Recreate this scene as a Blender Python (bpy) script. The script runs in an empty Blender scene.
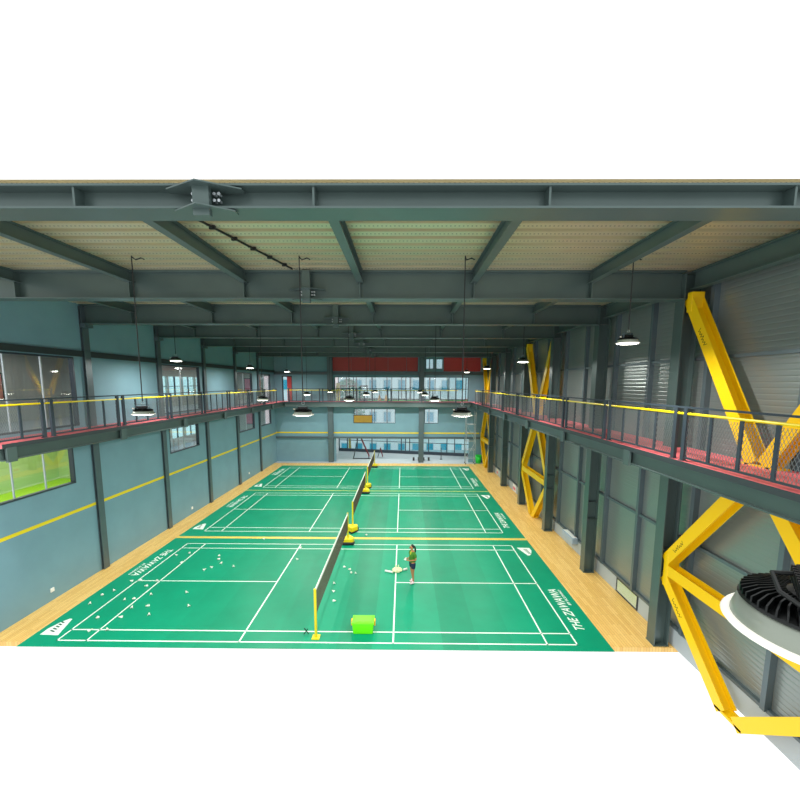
import bpy, bmesh, math, random
from mathutils import Vector, Matrix
random.seed(7)
SC = bpy.context.scene
COL = SC.collection
PI = math.pi

# ------------------------------------------------------------------ camera, sky, exposure
cam_data = bpy.data.cameras.new('camera')
cam_data.sensor_width = 36.0
cam_data.lens = 385.78 / 800 * 36.0
cam_data.shift_y = 30.0 / 800
cam_data.clip_start = 0.05
cam_data.clip_end = 300
camera = bpy.data.objects.new('camera', cam_data)
COL.objects.link(camera)
RX = Vector((0.99995794, 0.00856243, 0.0032858))
UX = Vector((-0.00429065, 0.12011691, 0.99275048))
FX = Vector((-0.00810568, 0.99272282, -0.1201486))
camera.matrix_world = Matrix(((RX.x, UX.x, -FX.x, 2.2136), (RX.y, UX.y, -FX.y, -9.1255),
                              (RX.z, UX.z, -FX.z, 6.6123), (0, 0, 0, 1)))
SC.camera = camera

world = bpy.data.worlds.new('overcast_sky')
SC.world = world
world.use_nodes = True
wb = world.node_tree.nodes['Background']
wb.inputs[0].default_value = (1.0, 1.0, 1.0, 1)
wb.inputs[1].default_value = 1.25

SC.view_settings.view_transform = 'Standard'
SC.view_settings.look = 'None'
SC.view_settings.gamma = 1.0
SC.view_settings.exposure = 0.0
LAMP_W = 140.0

# ------------------------------------------------------------------ materials
def lin(c):
    return tuple(((v / 255) / 12.92 if v / 255 <= 0.04045 else ((v / 255 + 0.055) / 1.055) ** 2.4) for v in c) + (1,)

def mat(name, rgb, rough=0.6, metal=0.0, noise=0.0, nscale=6.0, bump=0.0, spec=0.5, emit=None, estr=0.0):
    m = bpy.data.materials.new(name)
    m.use_nodes = True
    nt = m.node_tree
    b = nt.nodes['Principled BSDF']
    b.inputs['Base Color'].default_value = lin(rgb)
    b.inputs['Roughness'].default_value = rough
    b.inputs['Metallic'].default_value = metal
    b.inputs['Specular IOR Level'].default_value = spec
    if emit:
        b.inputs['Emission Color'].default_value = lin(emit)
        b.inputs['Emission Strength'].default_value = estr
    if noise or bump:
        tc = nt.nodes.new('ShaderNodeTexCoord')
        n = nt.nodes.new('ShaderNodeTexNoise')
        n.inputs['Scale'].default_value = nscale
        n.inputs['Detail'].default_value = 5
        nt.links.new(tc.outputs['Object'], n.inputs['Vector'])
        if noise:
            mx = nt.nodes.new('ShaderNodeMixRGB')
            mx.blend_type = 'MIX'
            mx.inputs[1].default_value = lin([max(0, v * (1 - noise)) for v in rgb])
            mx.inputs[2].default_value = lin([min(255, v * (1 + noise)) for v in rgb])
            nt.links.new(n.outputs['Fac'], mx.inputs[0])
            nt.links.new(mx.outputs[0], b.inputs['Base Color'])
        if bump:
            bp = nt.nodes.new('ShaderNodeBump')
            bp.inputs['Strength'].default_value = bump
            bp.inputs['Distance'].default_value = 0.01
            nt.links.new(n.outputs['Fac'], bp.inputs['Height'])
            nt.links.new(bp.outputs[0], b.inputs['Normal'])
    return m

def math_node(nt, op, a, b=None, c=None):
    n = nt.nodes.new('ShaderNodeMath')
    n.operation = op
    for i, v in enumerate((a, b, c)):
        if v is None:
            continue
        if isinstance(v, (int, float)):
            n.inputs[i].default_value = v
        else:
            nt.links.new(v, n.inputs[i])
    return n.outputs[0]

def wood_floor():
    m = mat('pale_wood_boards', (224, 188, 122), 0.4)
    nt = m.node_tree
    b = nt.nodes['Principled BSDF']
    tc = nt.nodes.new('ShaderNodeTexCoord')
    mp = nt.nodes.new('ShaderNodeMapping')
    mp.inputs['Rotation'].default_value = (0, 0, PI / 2)
    nt.links.new(tc.outputs['Object'], mp.inputs[0])
    br = nt.nodes.new('ShaderNodeTexBrick')
    br.inputs['Scale'].default_value = 1.0
    br.inputs['Brick Width'].default_value = 0.9
    br.inputs['Row Height'].default_value = 0.075
    br.inputs['Mortar Size'].default_value = 0.003
    br.inputs['Color1'].default_value = lin((244, 206, 124))
    br.inputs['Color2'].default_value = lin((230, 186, 100))
    br.inputs['Mortar'].default_value = lin((180, 138, 76))
    nt.links.new(mp.outputs[0], br.inputs[0])
    n = nt.nodes.new('ShaderNodeTexNoise')
    n.inputs['Scale'].default_value = 3
    mp2 = nt.nodes.new('ShaderNodeMapping')
    mp2.inputs['Scale'].default_value = (12, 0.8, 1)
    nt.links.new(tc.outputs['Object'], mp2.inputs[0])
    nt.links.new(mp2.outputs[0], n.inputs[0])
    mx = nt.nodes.new('ShaderNodeMixRGB')
    mx.blend_type = 'OVERLAY'
    mx.inputs[0].default_value = 0.15
    nt.links.new(br.outputs[0], mx.inputs[1])
    nt.links.new(n.outputs['Fac'], mx.inputs[2])
    nt.links.new(mx.outputs[0], b.inputs['Base Color'])
    return m

def mat_rolls():
    # green sports vinyl laid in rolls, each roll a slightly different tone
    m = mat('green_sports_vinyl', (0, 150, 108), 0.38, spec=0.25)
    nt = m.node_tree
    b = nt.nodes['Principled BSDF']
    tc = nt.nodes.new('ShaderNodeTexCoord')
    sp = nt.nodes.new('ShaderNodeSeparateXYZ')
    nt.links.new(tc.outputs['Object'], sp.inputs[0])
    cell = math_node(nt, 'FLOOR', math_node(nt, 'DIVIDE', math_node(nt, 'ADD', sp.outputs[0], 0.35), 0.9))
    wn = nt.nodes.new('ShaderNodeTexWhiteNoise')
    wn.noise_dimensions = '1D'
    nt.links.new(cell, wn.inputs['W'])
    n = nt.nodes.new('ShaderNodeTexNoise')
    n.inputs['Scale'].default_value = 0.9
    n.inputs['Detail'].default_value = 6
    n.inputs['Roughness'].default_value = 0.65
    nt.links.new(tc.outputs['Object'], n.inputs[0])
    f = math_node(nt, 'ADD', math_node(nt, 'MULTIPLY', wn.outputs[0], 0.35), math_node(nt, 'MULTIPLY', n.outputs['Fac'], 0.7))
    cr = nt.nodes.new('ShaderNodeValToRGB')
    cr.color_ramp.elements[0].position = 0.2
    cr.color_ramp.elements[1].position = 0.85
    cr.color_ramp.elements[0].color = lin((0, 132, 96))
    cr.color_ramp.elements[1].color = lin((0, 158, 118))
    nt.links.new(f, cr.inputs[0])
    nt.links.new(cr.outputs[0], b.inputs['Base Color'])
    return m

def deck_steel():
    m = mat('galvanised_perforated_deck', (196, 190, 170), 0.38, 0.7)
    nt = m.node_tree
    b = nt.nodes['Principled BSDF']
    tc = nt.nodes.new('ShaderNodeTexCoord')
    sp = nt.nodes.new('ShaderNodeSeparateXYZ')
    nt.links.new(tc.outputs['Object'], sp.inputs[0])
    u = math_node(nt, 'SUBTRACT', math_node(nt, 'FRACT', math_node(nt, 'DIVIDE', sp.outputs[0], 0.07)), 0.5)
    v = math_node(nt, 'SUBTRACT', math_node(nt, 'FRACT', math_node(nt, 'DIVIDE', sp.outputs[1], 0.335)), 0.6)
    u2 = math_node(nt, 'MULTIPLY', u, 0.07)
    v2 = math_node(nt, 'MULTIPLY', v, 0.335)
    d = math_node(nt, 'SQRT', math_node(nt, 'ADD', math_node(nt, 'MULTIPLY', u2, u2), math_node(nt, 'MULTIPLY', v2, v2)))
    hole = math_node(nt, 'LESS_THAN', d, 0.014)
    mx = nt.nodes.new('ShaderNodeMixRGB')
    mx.inputs[1].default_value = lin((222, 214, 184))
    mx.inputs[2].default_value = lin((70, 66, 52))
    nt.links.new(hole, mx.inputs[0])
    nt.links.new(mx.outputs[0], b.inputs['Base Color'])
    return m

def ribbed_panel():
    m = mat('ribbed_grey_cladding', (142, 152, 150), 0.28, 0.5)
    nt = m.node_tree
    b = nt.nodes['Principled BSDF']
    tc = nt.nodes.new('ShaderNodeTexCoord')
    sp = nt.nodes.new('ShaderNodeSeparateXYZ')
    nt.links.new(tc.outputs['Object'], sp.inputs[0])
    fr = math_node(nt, 'FRACT', math_node(nt, 'DIVIDE', sp.outputs[2], 0.11))
    tri = math_node(nt, 'ABSOLUTE', math_node(nt, 'SUBTRACT', fr, 0.5))
    bp = nt.nodes.new('ShaderNodeBump')
    bp.inputs['Strength'].default_value = 0.9
    bp.inputs['Distance'].default_value = 0.02
    nt.links.new(math_node(nt, 'SMOOTH_MIN', tri, 0.2, 0.1), bp.inputs['Height'])
    nt.links.new(bp.outputs[0], b.inputs['Normal'])
    return m

def glass(name, tint=(235, 245, 245), refl=0.05):
    m = bpy.data.materials.new(name)
    m.use_nodes = True
    nt = m.node_tree
    for n in list(nt.nodes):
        nt.nodes.remove(n)
    out = nt.nodes.new('ShaderNodeOutputMaterial')
    tr = nt.nodes.new('ShaderNodeBsdfTransparent')
    tr.inputs[0].default_value = lin(tint)
    gl = nt.nodes.new('ShaderNodeBsdfGlossy')
    gl.inputs['Roughness'].default_value = 0.02
    lw = nt.nodes.new('ShaderNodeLayerWeight')
    fac = math_node(nt, 'MULTIPLY_ADD', math_node(nt, 'POWER', lw.outputs['Facing'], 4.0), 0.7, refl)
    mx = nt.nodes.new('ShaderNodeMixShader')
    nt.links.new(fac, mx.inputs[0])
    nt.links.new(tr.outputs[0], mx.inputs[1])
    nt.links.new(gl.outputs[0], mx.inputs[2])
    nt.links.new(mx.outputs[0], out.inputs[0])
    return m

M = {
    'wood': wood_floor(), 'vinyl': mat_rolls(), 'deck': deck_steel(), 'panel': ribbed_panel(),
    'line': mat('white_court_paint', (236, 250, 240), 0.5),
    'yline': mat('yellow_seam_tape', (226, 214, 92), 0.5),
    'teal': mat('teal_wall_paint', (114, 152, 166), 0.7, noise=0.05, nscale=1.5),
    'stripe': mat('yellow_wall_stripe', (232, 208, 24), 0.6),
    'steel': mat('green_grey_structural_steel', (84, 102, 100), 0.3, 0.3, noise=0.06, nscale=2),
    'steel2': mat('slate_grey_steel', (84, 100, 106), 0.4, 0.25, noise=0.06, nscale=2),
    'dark': mat('charcoal_steel', (52, 62, 66), 0.5, 0.2),
    'rail': mat('dark_slate_rail_paint', (58, 70, 80), 0.4, 0.3),
    'mesh': mat('grey_expanded_mesh', (120, 132, 134), 0.5, 0.3),
    'yellow': mat('yellow_structural_paint', (240, 196, 0), 0.38),
    'yellow_rail': mat('yellow_handrail_tube', (240, 215, 10), 0.35),
    'stencil': mat('black_stencil_ink', (60, 50, 10), 0.7),
    'red': mat('red_rubber_floor', (226, 108, 116), 0.7, noise=0.08, nscale=5),
    'kick': mat('light_grey_kick_panel', (172, 184, 188), 0.6),
    'kick_line': mat('pink_edge_tile', (222, 130, 130), 0.6),
    'concrete': mat('pale_grey_tile', (176, 186, 190), 0.45, noise=0.04, nscale=3),
    'maroon': mat('maroon_wall_panel', (186, 62, 64), 0.6),
    'glass': glass('clear_glass', (252, 254, 254), 0.13), 'cyan_glass': glass('cyan_tinted_glass', (226, 252, 254)),
    'turf': mat('lime_green_turf', (190, 240, 10), 0.9, noise=0.12, nscale=30),
    'turf2': mat('bright_green_turf', (80, 190, 70), 0.9, noise=0.1, nscale=30),
    'pale_green': mat('pale_green_wall', (196, 214, 150), 0.8),
    'beige': mat('beige_plaster', (188, 188, 176), 0.8),
    'white': mat('white_plaster', (226, 232, 232), 0.7),
    'pinkwhite': mat('pale_pink_render', (245, 232, 236), 0.8),
    'pink': mat('pale_rose_render', (236, 188, 194), 0.8),
    'cyan': mat('teal_window_blind', (20, 150, 180), 0.4),
    'poster': mat('coral_poster_print', (232, 130, 110), 0.5, noise=0.25, nscale=12),
    'poster2': mat('pink_poster_print', (226, 120, 140), 0.5, noise=0.2, nscale=9),
    'brown': mat('ochre_board', (150, 118, 30), 0.6, noise=0.12, nscale=4),
    'black': mat('black_plastic', (20, 23, 24), 0.45),
    'blackmetal': mat('black_anodised_aluminium', (34, 38, 38), 0.32, 0.6),
    'reflector': mat('frosted_grey_reflector', (150, 160, 148), 0.3, 0.2),
    'rim': mat('white_lamp_rim', (240, 240, 232), 0.4, emit=(255, 250, 235), estr=0.3),
    'lens': mat('lit_lamp_lens', (255, 255, 255), 0.5, emit=(255, 252, 240), estr=14.0),
    'cable': mat('black_cable', (30, 34, 34), 0.6),
    'net': mat('brown_net_cord', (92, 80, 66), 0.8),
    'tape': mat('white_net_tape', (232, 236, 228), 0.7),
    'post': mat('yellow_net_post', (222, 206, 20), 0.4),
    'base': mat('yellow_post_base', (244, 214, 0), 0.45),
    'rubber': mat('black_rubber', (26, 30, 30), 0.7),
    'lime': mat('lime_green_plastic', (110, 245, 10), 0.4),
    'orange': mat('orange_latch_plastic', (246, 176, 30), 0.4),
    'feather': mat('white_feathers', (246, 248, 240), 0.8),
    'cork': mat('cork_cap', (236, 228, 206), 0.7),
    'skin': mat('brown_skin', (176, 118, 78), 0.55),
    'hair': mat('black_hair', (24, 18, 18), 0.5),
    'tee': mat('olive_green_jersey', (62, 120, 30), 0.8, noise=0.25, nscale=9),
    'tee_y': mat('yellow_jersey_yoke', (168, 178, 40), 0.8),
    'shorts': mat('navy_shorts', (22, 34, 64), 0.8),
    'shoe': mat('pale_pink_shoe', (240, 214, 222), 0.6),
    'bag': mat('cream_plastic_bag', (226, 230, 182), 0.5, noise=0.08, nscale=14),
    'tube': mat('white_shuttle_tube', (240, 246, 240), 0.5),
    'alu': mat('brushed_aluminium', (190, 200, 204), 0.35, 0.7),
    'grille': mat('pale_louvre_metal', (214, 220, 196), 0.5, 0.2),
    'shrub': mat('yellow_green_foliage', (166, 180, 60), 0.8, noise=0.4, nscale=25),
    'shrub2': mat('teal_green_leaves', (60, 150, 130), 0.8, noise=0.2, nscale=4),
    'postgrey': mat('blue_grey_post_paint', (96, 112, 118), 0.4, 0.3),
    'ink': mat('dark_green_logo_ink', (10, 84, 62), 0.5),
    'bluegrey': mat('pale_blue_grey_enamel', (150, 172, 190), 0.5),
    'green_bin': mat('vivid_green_bin_plastic', (20, 210, 70), 0.4),
    'redpole': mat('dark_red_upholstery', (110, 36, 44), 0.6),
    'socket': mat('white_socket_plastic', (235, 238, 235), 0.5),
}

# ------------------------------------------------------------------ mesh helpers
class MB:
    def __init__(s):
        s.v, s.f, s.mi = [], [], []
    def quad_prism(s, pts, k=0):
        b = len(s.v)
        s.v += [tuple(p) for p in pts]
        for f in ((0, 3, 2, 1), (4, 5, 6, 7), (0, 1, 5, 4), (1, 2, 6, 5), (2, 3, 7, 6), (3, 0, 4, 7)):
            s.f.append(tuple(b + i for i in f)); s.mi.append(k)
    def box(s, x0, x1, y0, y1, z0, z1, k=0):
        s.quad_prism([(x0, y0, z0), (x1, y0, z0), (x1, y1, z0), (x0, y1, z0),
                      (x0, y0, z1), (x1, y0, z1), (x1, y1, z1), (x0, y1, z1)], k)
    def obox(s, p0, p1, a, b, k=0):
        p0, p1, a, b = Vector(p0), Vector(p1), Vector(a), Vector(b)
        s.quad_prism([p0 - a - b, p0 + a - b, p0 + a + b, p0 - a + b,
                      p1 - a - b, p1 + a - b, p1 + a + b, p1 - a + b], k)
    def bar(s, p0, p1, w, h=None, k=0, up=(0, 0, 1)):
        h = h or w
        d = (Vector(p1) - Vector(p0)).normalized()
        u = Vector(up)
        if abs(d.dot(u)) > 0.98:
            u = Vector((0, 1, 0))
        a = d.cross(u).normalized()
        b = a.cross(d).normalized()
        s.obox(p0, p1, a * w / 2, b * h / 2, k)
    def ibeam(s, p0, p1, hdir, h, b, tf=0.02, tw=0.014, k=0):
        p0, p1 = Vector(p0), Vector(p1)
        d = (p1 - p0).normalized()
        hd = Vector(hdir)
        hd = (hd - d * hd.dot(d)).normalized()
        bd = d.cross(hd).normalized()
        for sg in (-1, 1):
            o = hd * sg * (h / 2 - tf / 2)
            s.obox(p0 + o, p1 + o, bd * b / 2, hd * tf / 2, k)
        s.obox(p0, p1, bd * tw / 2, hd * (h / 2 - tf), k)
    def tube(s, pts, r, n=8, k=0, cap=True):
        pts = [Vector(p) for p in pts]
        rs = r if isinstance(r, (list, tuple)) else [r] * len(pts)
        b = len(s.v)
        for i, p in enumerate(pts):
            d = (pts[min(i + 1, len(pts) - 1)] - pts[max(i - 1, 0)]).normalized()
            u = Vector((0, 0, 1)) if abs(d.z) < 0.95 else Vector((1, 0, 0))
            a = d.cross(u).normalized(); c = a.cross(d)
            for j in range(n):
                t = 2 * PI * j / n
                s.v.append(tuple(p + (a * math.cos(t) + c * math.sin(t)) * rs[i]))
        for i in range(len(pts) - 1):
            for j in range(n):
                s.f.append((b + i * n + j, b + i * n + (j + 1) % n, b + (i + 1) * n + (j + 1) % n, b + (i + 1) * n + j)); s.mi.append(k)
        if cap:
            s.f.append(tuple(b + j for j in range(n))[::-1]); s.mi.append(k)
            e = b + (len(pts) - 1) * n
            s.f.append(tuple(e + j for j in range(n))); s.mi.append(k)
    def lathe(s, prof, n=32, c=(0, 0, 0), k=0):
        b = len(s.v)
        for r, z in prof:
            for j in range(n):
                t = 2 * PI * j / n
                s.v.append((c[0] + r * math.cos(t), c[1] + r * math.sin(t), c[2] + z))
        for i in range(len(prof) - 1):
            for j in range(n):
                s.f.append((b + i * n + j, b + i * n + (j + 1) % n, b + (i + 1) * n + (j + 1) % n, b + (i + 1) * n + j)); s.mi.append(k)
    def poly_prism(s, pts, z0, z1, k=0):
        n = len(pts); b = len(s.v)
        s.v += [(x, y, z0) for x, y in pts] + [(x, y, z1) for x, y in pts]
        s.f.append(tuple(range(b + n - 1, b - 1, -1))); s.mi.append(k)
        s.f.append(tuple(range(b + n, b + 2 * n))); s.mi.append(k)
        for i in range(n):
            s.f.append((b + i, b + (i + 1) % n, b + n + (i + 1) % n, b + n + i)); s.mi.append(k)
    def mesh(s, name, mats, smooth=False):
        me = bpy.data.meshes.new(name)
        me.from_pydata(s.v, [], s.f)
        for m in (mats if isinstance(mats, (list, tuple)) else [mats]):
            me.materials.append(m)
        for p, k in zip(me.polygons, s.mi):
            p.material_index = k
            p.use_smooth = smooth
        bm = bmesh.new(); bm.from_mesh(me)
        bmesh.ops.recalc_face_normals(bm, faces=bm.faces)
        bm.to_mesh(me); bm.free()
        me.update()
        return me
    def build(s, name, mats, parent=None, smooth=False, bevel=0.0):
        o = bpy.data.objects.new(name, s.mesh(name, mats, smooth))
        COL.objects.link(o)
        if parent:
            o.parent = parent
        if bevel:
            bv = o.modifiers.new('bevel', 'BEVEL')
            bv.width = bevel; bv.segments = 2; bv.limit_method = 'ANGLE'
        return o

def tag(o, label, cat, group=None):
    o['label'] = label; o['category'] = cat
    if group:
        o['group'] = group
    return o
def empty(name, loc, label, cat, group=None, rz=0):
    o = bpy.data.objects.new(name, None)
    COL.objects.link(o)
    o.location = loc; o.rotation_euler = (0, 0, rz)
    o.empty_display_size = 0.1
    return tag(o, label, cat, group)
def struct(o):
    o['kind'] = 'structure'
    return o
def copy_tree(o, parent=None):
    c = o.copy(); COL.objects.link(c); c.parent = parent
    for ch in list(o.children):
        copy_tree(ch, c)
    return c
def text_mesh(name, txt, w, h, shear, material, parent, loc, rz, bold=0.0):
    cu = bpy.data.curves.new(name, 'FONT')
    cu.body = txt; cu.extrude = 0.0008; cu.shear = shear; cu.offset = bold
    t = bpy.data.objects.new(name, cu); COL.objects.link(t)
    dg = bpy.context.evaluated_depsgraph_get()
    me = bpy.data.meshes.new_from_object(t.evaluated_get(dg))
    bpy.data.objects.remove(t); 
    xs = [v.co.x for v in me.vertices]; ys = [v.co.y for v in me.vertices]
    sx = w / (max(xs) - min(xs)); sy = h / (max(ys) - min(ys))
    x0, y0 = min(xs), min(ys)
    for v in me.vertices:
        v.co.x = (v.co.x - x0) * sx; v.co.y = (v.co.y - y0) * sy
    me.materials.clear(); me.materials.append(material)
    o = bpy.data.objects.new(name, me); COL.objects.link(o)
    o.parent = parent; o.location = loc; o.rotation_euler = (0, 0, rz)
    return o

# wall with rectangular holes, in a plane of constant X or constant Y
def holed_wall(axis, c0, c1, u0, u1, z0, z1, holes):
    us = sorted(set([u0, u1] + [h[i] for h in holes for i in (0, 1)]))
    zs = sorted(set([z0, z1] + [h[i] for h in holes for i in (2, 3)]))
    us = [u for u in us if u0 <= u <= u1]; zs = [z for z in zs if z0 <= z <= z1]
    mb = MB()
    for a, b in zip(us, us[1:]):
        run = None
        for c, d in zip(zs, zs[1:]):
            mu, mz = (a + b) / 2, (c + d) / 2
            solid = not any(h[0] < mu < h[1] and h[2] < mz < h[3] for h in holes)
            if solid:
                run = (run[0], d) if run else (c, d)
            if run and (not solid or d == zs[-1]):
                if axis == 'X': mb.box(c0, c1, a, b, *run)
                else: mb.box(a, b, c0, c1, *run)
                run = None
    return mb

ORD = ['nearest', 'second', 'third', 'fourth', 'fifth', 'sixth', 'seventh', 'eighth', 'ninth', 'tenth', 'eleventh', 'farthest']
GY = [0.15 + 3.84 * k for k in range(6)]      # frame lines
LX, RXW = -8.47, 9.15                         # inner faces of the side walls
YN, YF = -0.05, 23.0
ZB, ZD = 8.53, 9.16                           # underside of the beams, of the roof deck
ZL = 5.12                                     # gallery floor

# ------------------------------------------------------------------ setting
b = MB(); b.box(LX - 0.3, RXW + 0.3, YN, 22.35, -0.12, 0.0)
struct(b.build('floor', M['wood']))
b = MB(); b.box(LX - 0.3, RXW + 0.3, 22.35, 29.0, -0.12, 0.004)
struct(b.build('floor.001', M['concrete']))

WL = [(0.2, 3.1, 3.35, 4.62), (8.25, 10.8, 3.35, 4.62), (15.8, 18.4, 3.35, 4.62), (19.6, 21.9, 3.35, 4.62)]
WU = [(0.2, 3.45, 5.2, 7.42), (7.9, 11.2, 5.2, 7.42), (15.5, 18.25, 5.2, 7.3), (19.35, 22.0, 5.2, 7.3)]
struct(holed_wall('X', LX - 0.15, LX, YN, YF, 0, 9.25, WL + WU).build('wall_left', M['teal']))
b = MB(); b.box(LX, LX + 0.006, YN, YF, 2.38, 2.48)
struct(b.build('trim_1', M['stripe']))
b = MB(); b.box(LX, LX + 0.06, YN, YF, 7.45, 7.64)
struct(b.build('trim_2', M['dark']))

WB = [(-3.45, 7.75, 0, 1.98), (-1.9, 1.55, 3.28, 4.5), (4.0, 5.15, 3.28, 4.5), (-3.5, 7.6, ZL, 7.13), (-7.85, -7.0, ZL, 7.2),
      (4.05, 4.7, 7.78, 8.62), (4.9, 5.45, 7.78, 8.62)]
struct(holed_wall('Y', YF, YF + 0.18, LX - 0.15, RXW + 0.2, 0, 9.25, WB).build('wall_back', M['teal']))
b = MB(); b.box(LX, 8.6, YF - 0.008, YF, 2.42, 2.53)
struct(b.build('trim_3', M['stripe']))
b = MB(); b.box(LX, 9.1, YF - 0.07, YF, 7.3, 7.55); b.box(LX, 9.1, YF - 0.1, YF, 2.0, 2.16)
struct(b.build('trim_4', M['steel2']))
b = MB()
for i in range(8):
    x0 = -3.6 + i * 1.52
    for xa, xb in [(x0, x0 + 1.5)]:
        for (p, q) in ([(xa, min(xb, 3.4)), (max(xa, 5.5), xb)] if True else []):
            if q - p > 0.05:
                b.box(p, q, YF - 0.03, YF - 0.002, 7.6, 8.72)
struct(b.build('trim_5', M['maroon']))

# right wall: ribbed cladding, light kick panels below
b = MB(); b.box(RXW, RXW + 0.15, -4.9, YF, 0.5, 9.25)
struct(b.build('wall_right', M['panel']))
b = MB(); b.box(RXW - 0.06, RXW + 0.1, -4.9, YF, 0.0, 0.5)
struct(b.build('baseboard_right', M['kick']))
b = MB()
for z in (0.52, 2.85, 7.2):
    b.box(RXW - 0.09, RXW, -4.9, YF, z - 0.035, z + 0.035)
struct(b.build('trim_6', M['postgrey']))

# roof deck: trapezoid ribs running across the hall
b = MB(); y = -3.585; P = 0.335
prof = []
while y < 23.2:
    for dy, dz in ((0, 0), (0.2, 0), (0.205, 0.15), (0.33, 0.15)):
        prof.append((y + dy, ZD + dz))
    y += P
nv = len(prof)
for x in (LX - 0.15, RXW + 0.15):
    b.v += [(x, yy, zz) for yy, zz in prof]
b.v += [(x, yy, ZD + 0.17) for x in (LX - 0.15, RXW + 0.15) for yy, zz in prof]
for i in range(nv - 1):
    b.f.append((i, i + 1, nv + i + 1, nv + i)); b.mi.append(0)
    b.f.append((2 * nv + i, 3 * nv + i, 3 * nv + i + 1, 2 * nv + i + 1)); b.mi.append(0)
struct(b.build('ceiling', M['deck']))

# ------------------------------------------------------------------ roof beams and purlins
PX = [-6.75, -4.1, -1.46, 1.21, 3.82, 6.5]
def roof_beam(yc, x0, x1, ztop, label):
    r = empty('roof_beam', (0, yc, ZB), label, 'beam', 'main roof beams')
    h = ztop - ZB
    m = MB(); m.ibeam((x0, 0, h / 2), (x1, 0, h / 2), (0, 0, 1), h, 0.34, 0.024, 0.016)
    m.build('girder', M['steel'], r)
    for px in PX:
        if x0 < px < x1:
            q = MB(); q.box(px - 0.012, px + 0.012, -0.15, 0.15, 0.025, h - 0.025)
            q.build('stiffener', M['steel'], r)
    # bolted splice at mid span: upright angle and lozenge plates
    s = MB(); s.box(-0.09, 0.09, -0.24, -0.17, -0.1, h - 0.02)
    sp = s.build('splice_post', M['steel'], r)
    for z, rr in ((0.2, 0.42), (-0.03, 0.34)):
        q = MB(); q.poly_prism([(-rr, -0.16), (0, -0.36), (rr, -0.16), (rr, -0.06), (0, -0.02), (-rr, -0.06)], z, z + 0.014)
        q.build('splice_plate', M['steel'], sp)
    q = MB()
    for sx in (-0.12, 0.12, 0.17):
        for z in (0.08, 0.15, 0.22):
            q.tube([(sx, -0.175, z), (sx, -0.12, z)], 0.018, 6)
    q.build('bolts', M['alu'], sp)
    return r
roof_beam(-4.44, LX + 0.02, 8.55, 8.79, 'green-grey steel roof beam nearest the viewer, crossing the top edge of the photo')
names = ['second roof beam from the viewer, at the far edge of the nearest deck bay',
         'third roof beam from the viewer, green-grey steel', 'fourth roof beam from the viewer, green-grey steel',
         'fifth roof beam from the viewer, green-grey steel', 'sixth roof beam from the viewer, green-grey steel',
         'seventh and farthest roof beam, in front of the maroon panels']
for k, yk in enumerate(GY):
    roof_beam(yk, LX + 0.02, 8.6, ZD - 0.002, names[k])
bays = [(-3.8, GY[0])] + [(GY[k], GY[k + 1]) for k in range(5)] + [(GY[5], YF)]
for k, (y0, y1) in enumerate(bays):
    for i, px in enumerate(PX):
        m = MB()
        m.ibeam((px, y0 + (0.014 if k else 0), ZD - 0.13), (px, y1 - 0.014, ZD - 0.13), (0, 0, 1), 0.25, 0.15, 0.012, 0.01)
        o = m.build('roof_purlin', M['steel'])
        tag(o, '%s purlin from the left under the %s roof bay' % (['first', 'second', 'third', 'fourth', 'fifth', 'sixth'][i], ORD[k] if k < 6 else 'farthest'), 'purlin', 'roof purlins')
ev = bays[:]
ev[0] = (-4.27, GY[0])
for k, (y0, y1) in enumerate(ev):
    m = MB(); m.ibeam((8.8, y0 + 0.16, 8.94), (8.8, y1 - 0.16, 8.94), (0, 0, 1), 0.4, 0.2)
    o = m.build('eaves_beam', M['steel'])
    tag(o, 'green-grey eaves beam along the top of the right wall, %s bay' % (ORD[k] if k < 6 else 'farthest'), 'beam', 'eaves beams on the right')

# ------------------------------------------------------------------ columns
for k, yk in enumerate(GY):
    r = empty('steel_column', (8.78, yk, 0), 'green-grey steel column on the right wall, %s from the viewer' % (ORD[k] if k < 5 else 'farthest'), 'column', 'right wall columns')
    m = MB(); m.ibeam((0, 0, 0.02), (0, 0, 9.1), (1, 0, 0), 0.36, 0.3, 0.022, 0.016)
    m.build('shaft', M['steel'], r)
    m = MB(); m.box(-0.19, 0.19, -0.165, 0.165, 0, 0.02); m.build('base_plate', M['steel'], r)
    m = MB()
    for z in (1.95, 2.55, ZB + 0.02, ZD - 0.05):
        m.box(-0.155, 0.155, -0.14, 0.14, z, z + 0.014)
    m.build('stiffener_plates', M['steel'], r)
for k, yk in enumerate(GY[1:]):
    r = empty('wall_column', (LX + 0.045, yk - 0.05, 0), 'slate steel column against the teal left wall, %s from the viewer' % (ORD[k] if k < 4 else 'farthest'), 'column', 'left wall columns')
    m = MB(); m.ibeam((0, 0, 0), (0, 0, 9.1), (1, 0, 0), 0.09, 0.26, 0.018, 0.014)
    m.build('shaft', M['steel2'], r)
    m = MB(); m.box(-0.04, 0.16, -0.14, 0.2, 8.42, ZB); m.build('cap_plate', M['steel2'], r)
for x, lab in ((-3.83, 'slate column in the back wall left of the wide opening'), (3.72, 'slate column in the back wall between the lobby windows')):
    r = empty('back_column', (x, YF - 0.16, 0), lab, 'column', 'back wall columns')
    m = MB(); m.ibeam((0, 0, 0), (0, 0, 9.1), (0, 1, 0), 0.3, 0.42, 0.02, 0.016); m.build('shaft', M['steel2'], r)
    m = MB(); m.box(-0.26, 0.26, -0.17, 0.16, 2.0, 2.2); m.box(-0.26, 0.26, -0.17, 0.16, 4.55, 4.72); m.build('collar', M['steel2'], r)

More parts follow.
